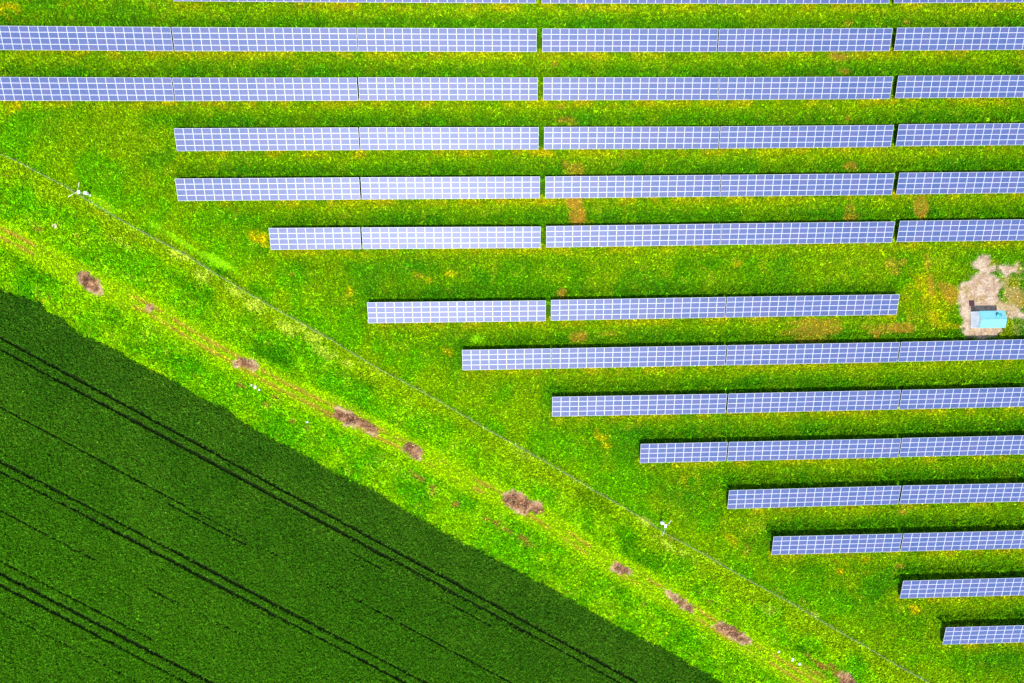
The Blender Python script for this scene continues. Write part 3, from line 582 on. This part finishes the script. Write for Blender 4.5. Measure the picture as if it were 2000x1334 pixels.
# ------------------------------------------------------------------ transformer kiosk
kx, ky = 95.42, -.27; KW, KD, KH = 5.0, 3.15, 2.4
kz = zt(kx+2.5, ky+1.5)
Kk = thing('transformer_kiosk', 'small white transformer kiosk with pale turquoise gable roof on the gravel pad', 'kiosk', (kx, ky, kz))
part('plinth', lambda b: bx(b, -.06, KW+.06, -.06, KD+.06, -.5, .12), M_CONC, Kk)
def walls(b):
    r = .42
    pts = [(0,0,.12),(KW,0,.12),(KW,KD,.12),(0,KD,.12),(0,0,KH),(KW,0,KH),(KW,KD,KH),(0,KD,KH),(0,KD/2,KH+r),(KW,KD/2,KH+r)]
    v = [b.verts.new(p) for p in pts]
    for f in [(0,1,5,4),(2,3,7,6),(1,2,6,9,5),(3,0,4,8,7)]: b.faces.new([v[i] for i in f])
part('wall', walls, M_WHITE, Kk)
def roof(b):
    r = .44; o = .07; t = .05
    for sgn in (0, 1):
        y0 = -o if sgn == 0 else KD+o; ym = KD/2
        z0 = KH - r*o/(KD/2) + .012; z1 = KH + r + .012
        v = [(-o,y0,z0),(KW+o,y0,z0),(KW+o,ym,z1),(-o,ym,z1)]
        lo = [b.verts.new(p) for p in v]; hi = [b.verts.new((p[0],p[1],p[2]+t)) for p in v]
        b.faces.new(lo); b.faces.new(hi)
        for i in range(4):
            if i != 2: b.faces.new([lo[i], lo[(i+1) % 4], hi[(i+1) % 4], hi[i]])
rf = part('roof', roof, M_ROOF, Kk)
def ribs(b):
    r = .44
    for i in range(17):
        x = .15 + i*(KW-.3)/16
        for sgn in (0, 1):
            y0 = 0 if sgn == 0 else KD
            a = Vector((x, y0, KH+.065)); c = Vector((x, KD/2, KH+r+.065)); tube(b, a, c, .022, 5)
part('standing_seam', ribs, M_ROOF, rf)
part('ridge_cap', lambda b: tube(b, (-.07, KD/2, KH+.5), (KW+.07, KD/2, KH+.5), .07, 8), M_ROOF, rf)
def vent(b):
    tube(b, (3.35, 2.35, KH+.15), (3.35, 2.35, KH+.62), .30, 16); tube(b, (3.35, 2.35, KH+.66), (3.35, 2.35, KH+.74), .38, 16, .14)
vt = part('roof_vent', vent, M_TEAL, Kk)
part('vent_flap', lambda b: bx(b, 3.72, 4.12, 2.1, 2.6, KH+.28, KH+.50), M_PLUM, vt, .02)
dr = part('door', lambda b: (bx(b, -.035, -.004, .55, 1.5, .16, 2.16), bx(b, -.035, -.004, 1.53, 2.48, .16, 2.16)), M_WHITE, Kk, .008)
part('handle', lambda b: tube(b, (-.07, 1.44, 1.0), (-.07, 1.44, 1.25), .018, 8), M_DARKM, dr)
def louv(b):
    for i in range(8): bx(b, .6, 1.7, -.03, -.004, .7+i*.12, .77+i*.12); bx(b, 3.0, 4.1, -.03, -.004, .7+i*.12, .77+i*.12)
part('louvre', louv, M_DARKM, Kk)
# slatted pallet leaning beside it
T = thing('pallet', 'dark slatted timber pallet lying on the gravel just behind the turquoise roofed kiosk', 'pallet', (95.25, 3.95, zt(95.3, 4)+.03), (0, 0, math.radians(6)))
def slats(b):
    for i in range(7): bx(b, 0, .95, .02+i*.155, .13+i*.155, .13, .155)
    for i in range(3): bx(b, 0, .95, .02+i*.465, .13+i*.465, 0, .022)
part('slats', slats, M_WOOD, T)
part('bearer', lambda b: [bx(b, x, x+.09, .02, 1.06, .024, .128) for x in (0, .43, .86)], M_WOOD, T)

# ------------------------------------------------------------------ stones and the well ring
T = thing('well_ring', 'small round pinkish concrete ring in the grass right of the reddish bare spot', 'concrete ring', (*WELL, zt(*WELL)))
def ring(b):
    n = 20; ro, ri = .42, .27; A = []
    for r, z in ((ro, -.2), (ro, .28), (ri, .28), (ri, -.2)):
        A.append([b.verts.new((r*math.cos(6.28318*i/n), r*math.sin(6.28318*i/n), z)) for i in range(n)])
    for q in range(3):
        for i in range(n): b.faces.new([A[q][i], A[q][(i+1) % n], A[q+1][(i+1) % n], A[q+1][i]])
part('ring_wall', ring, M_PINK, T)
part('lid', lambda b: tube(b, (0,0,.12), (0,0,.2), .265, 20), M_STONE, T)
for i, (x, y, r, lab) in enumerate(STONES):
    bm = bmesh.new(); rock(bm, 0, 0, r*.3, r, 900+i, .65); o = obj('field_stone', bm, M_STONE); o.location = (x, y, zt(x, y)+.12)
    tag(o, lab, 'stone', 'pale stones beside the track')
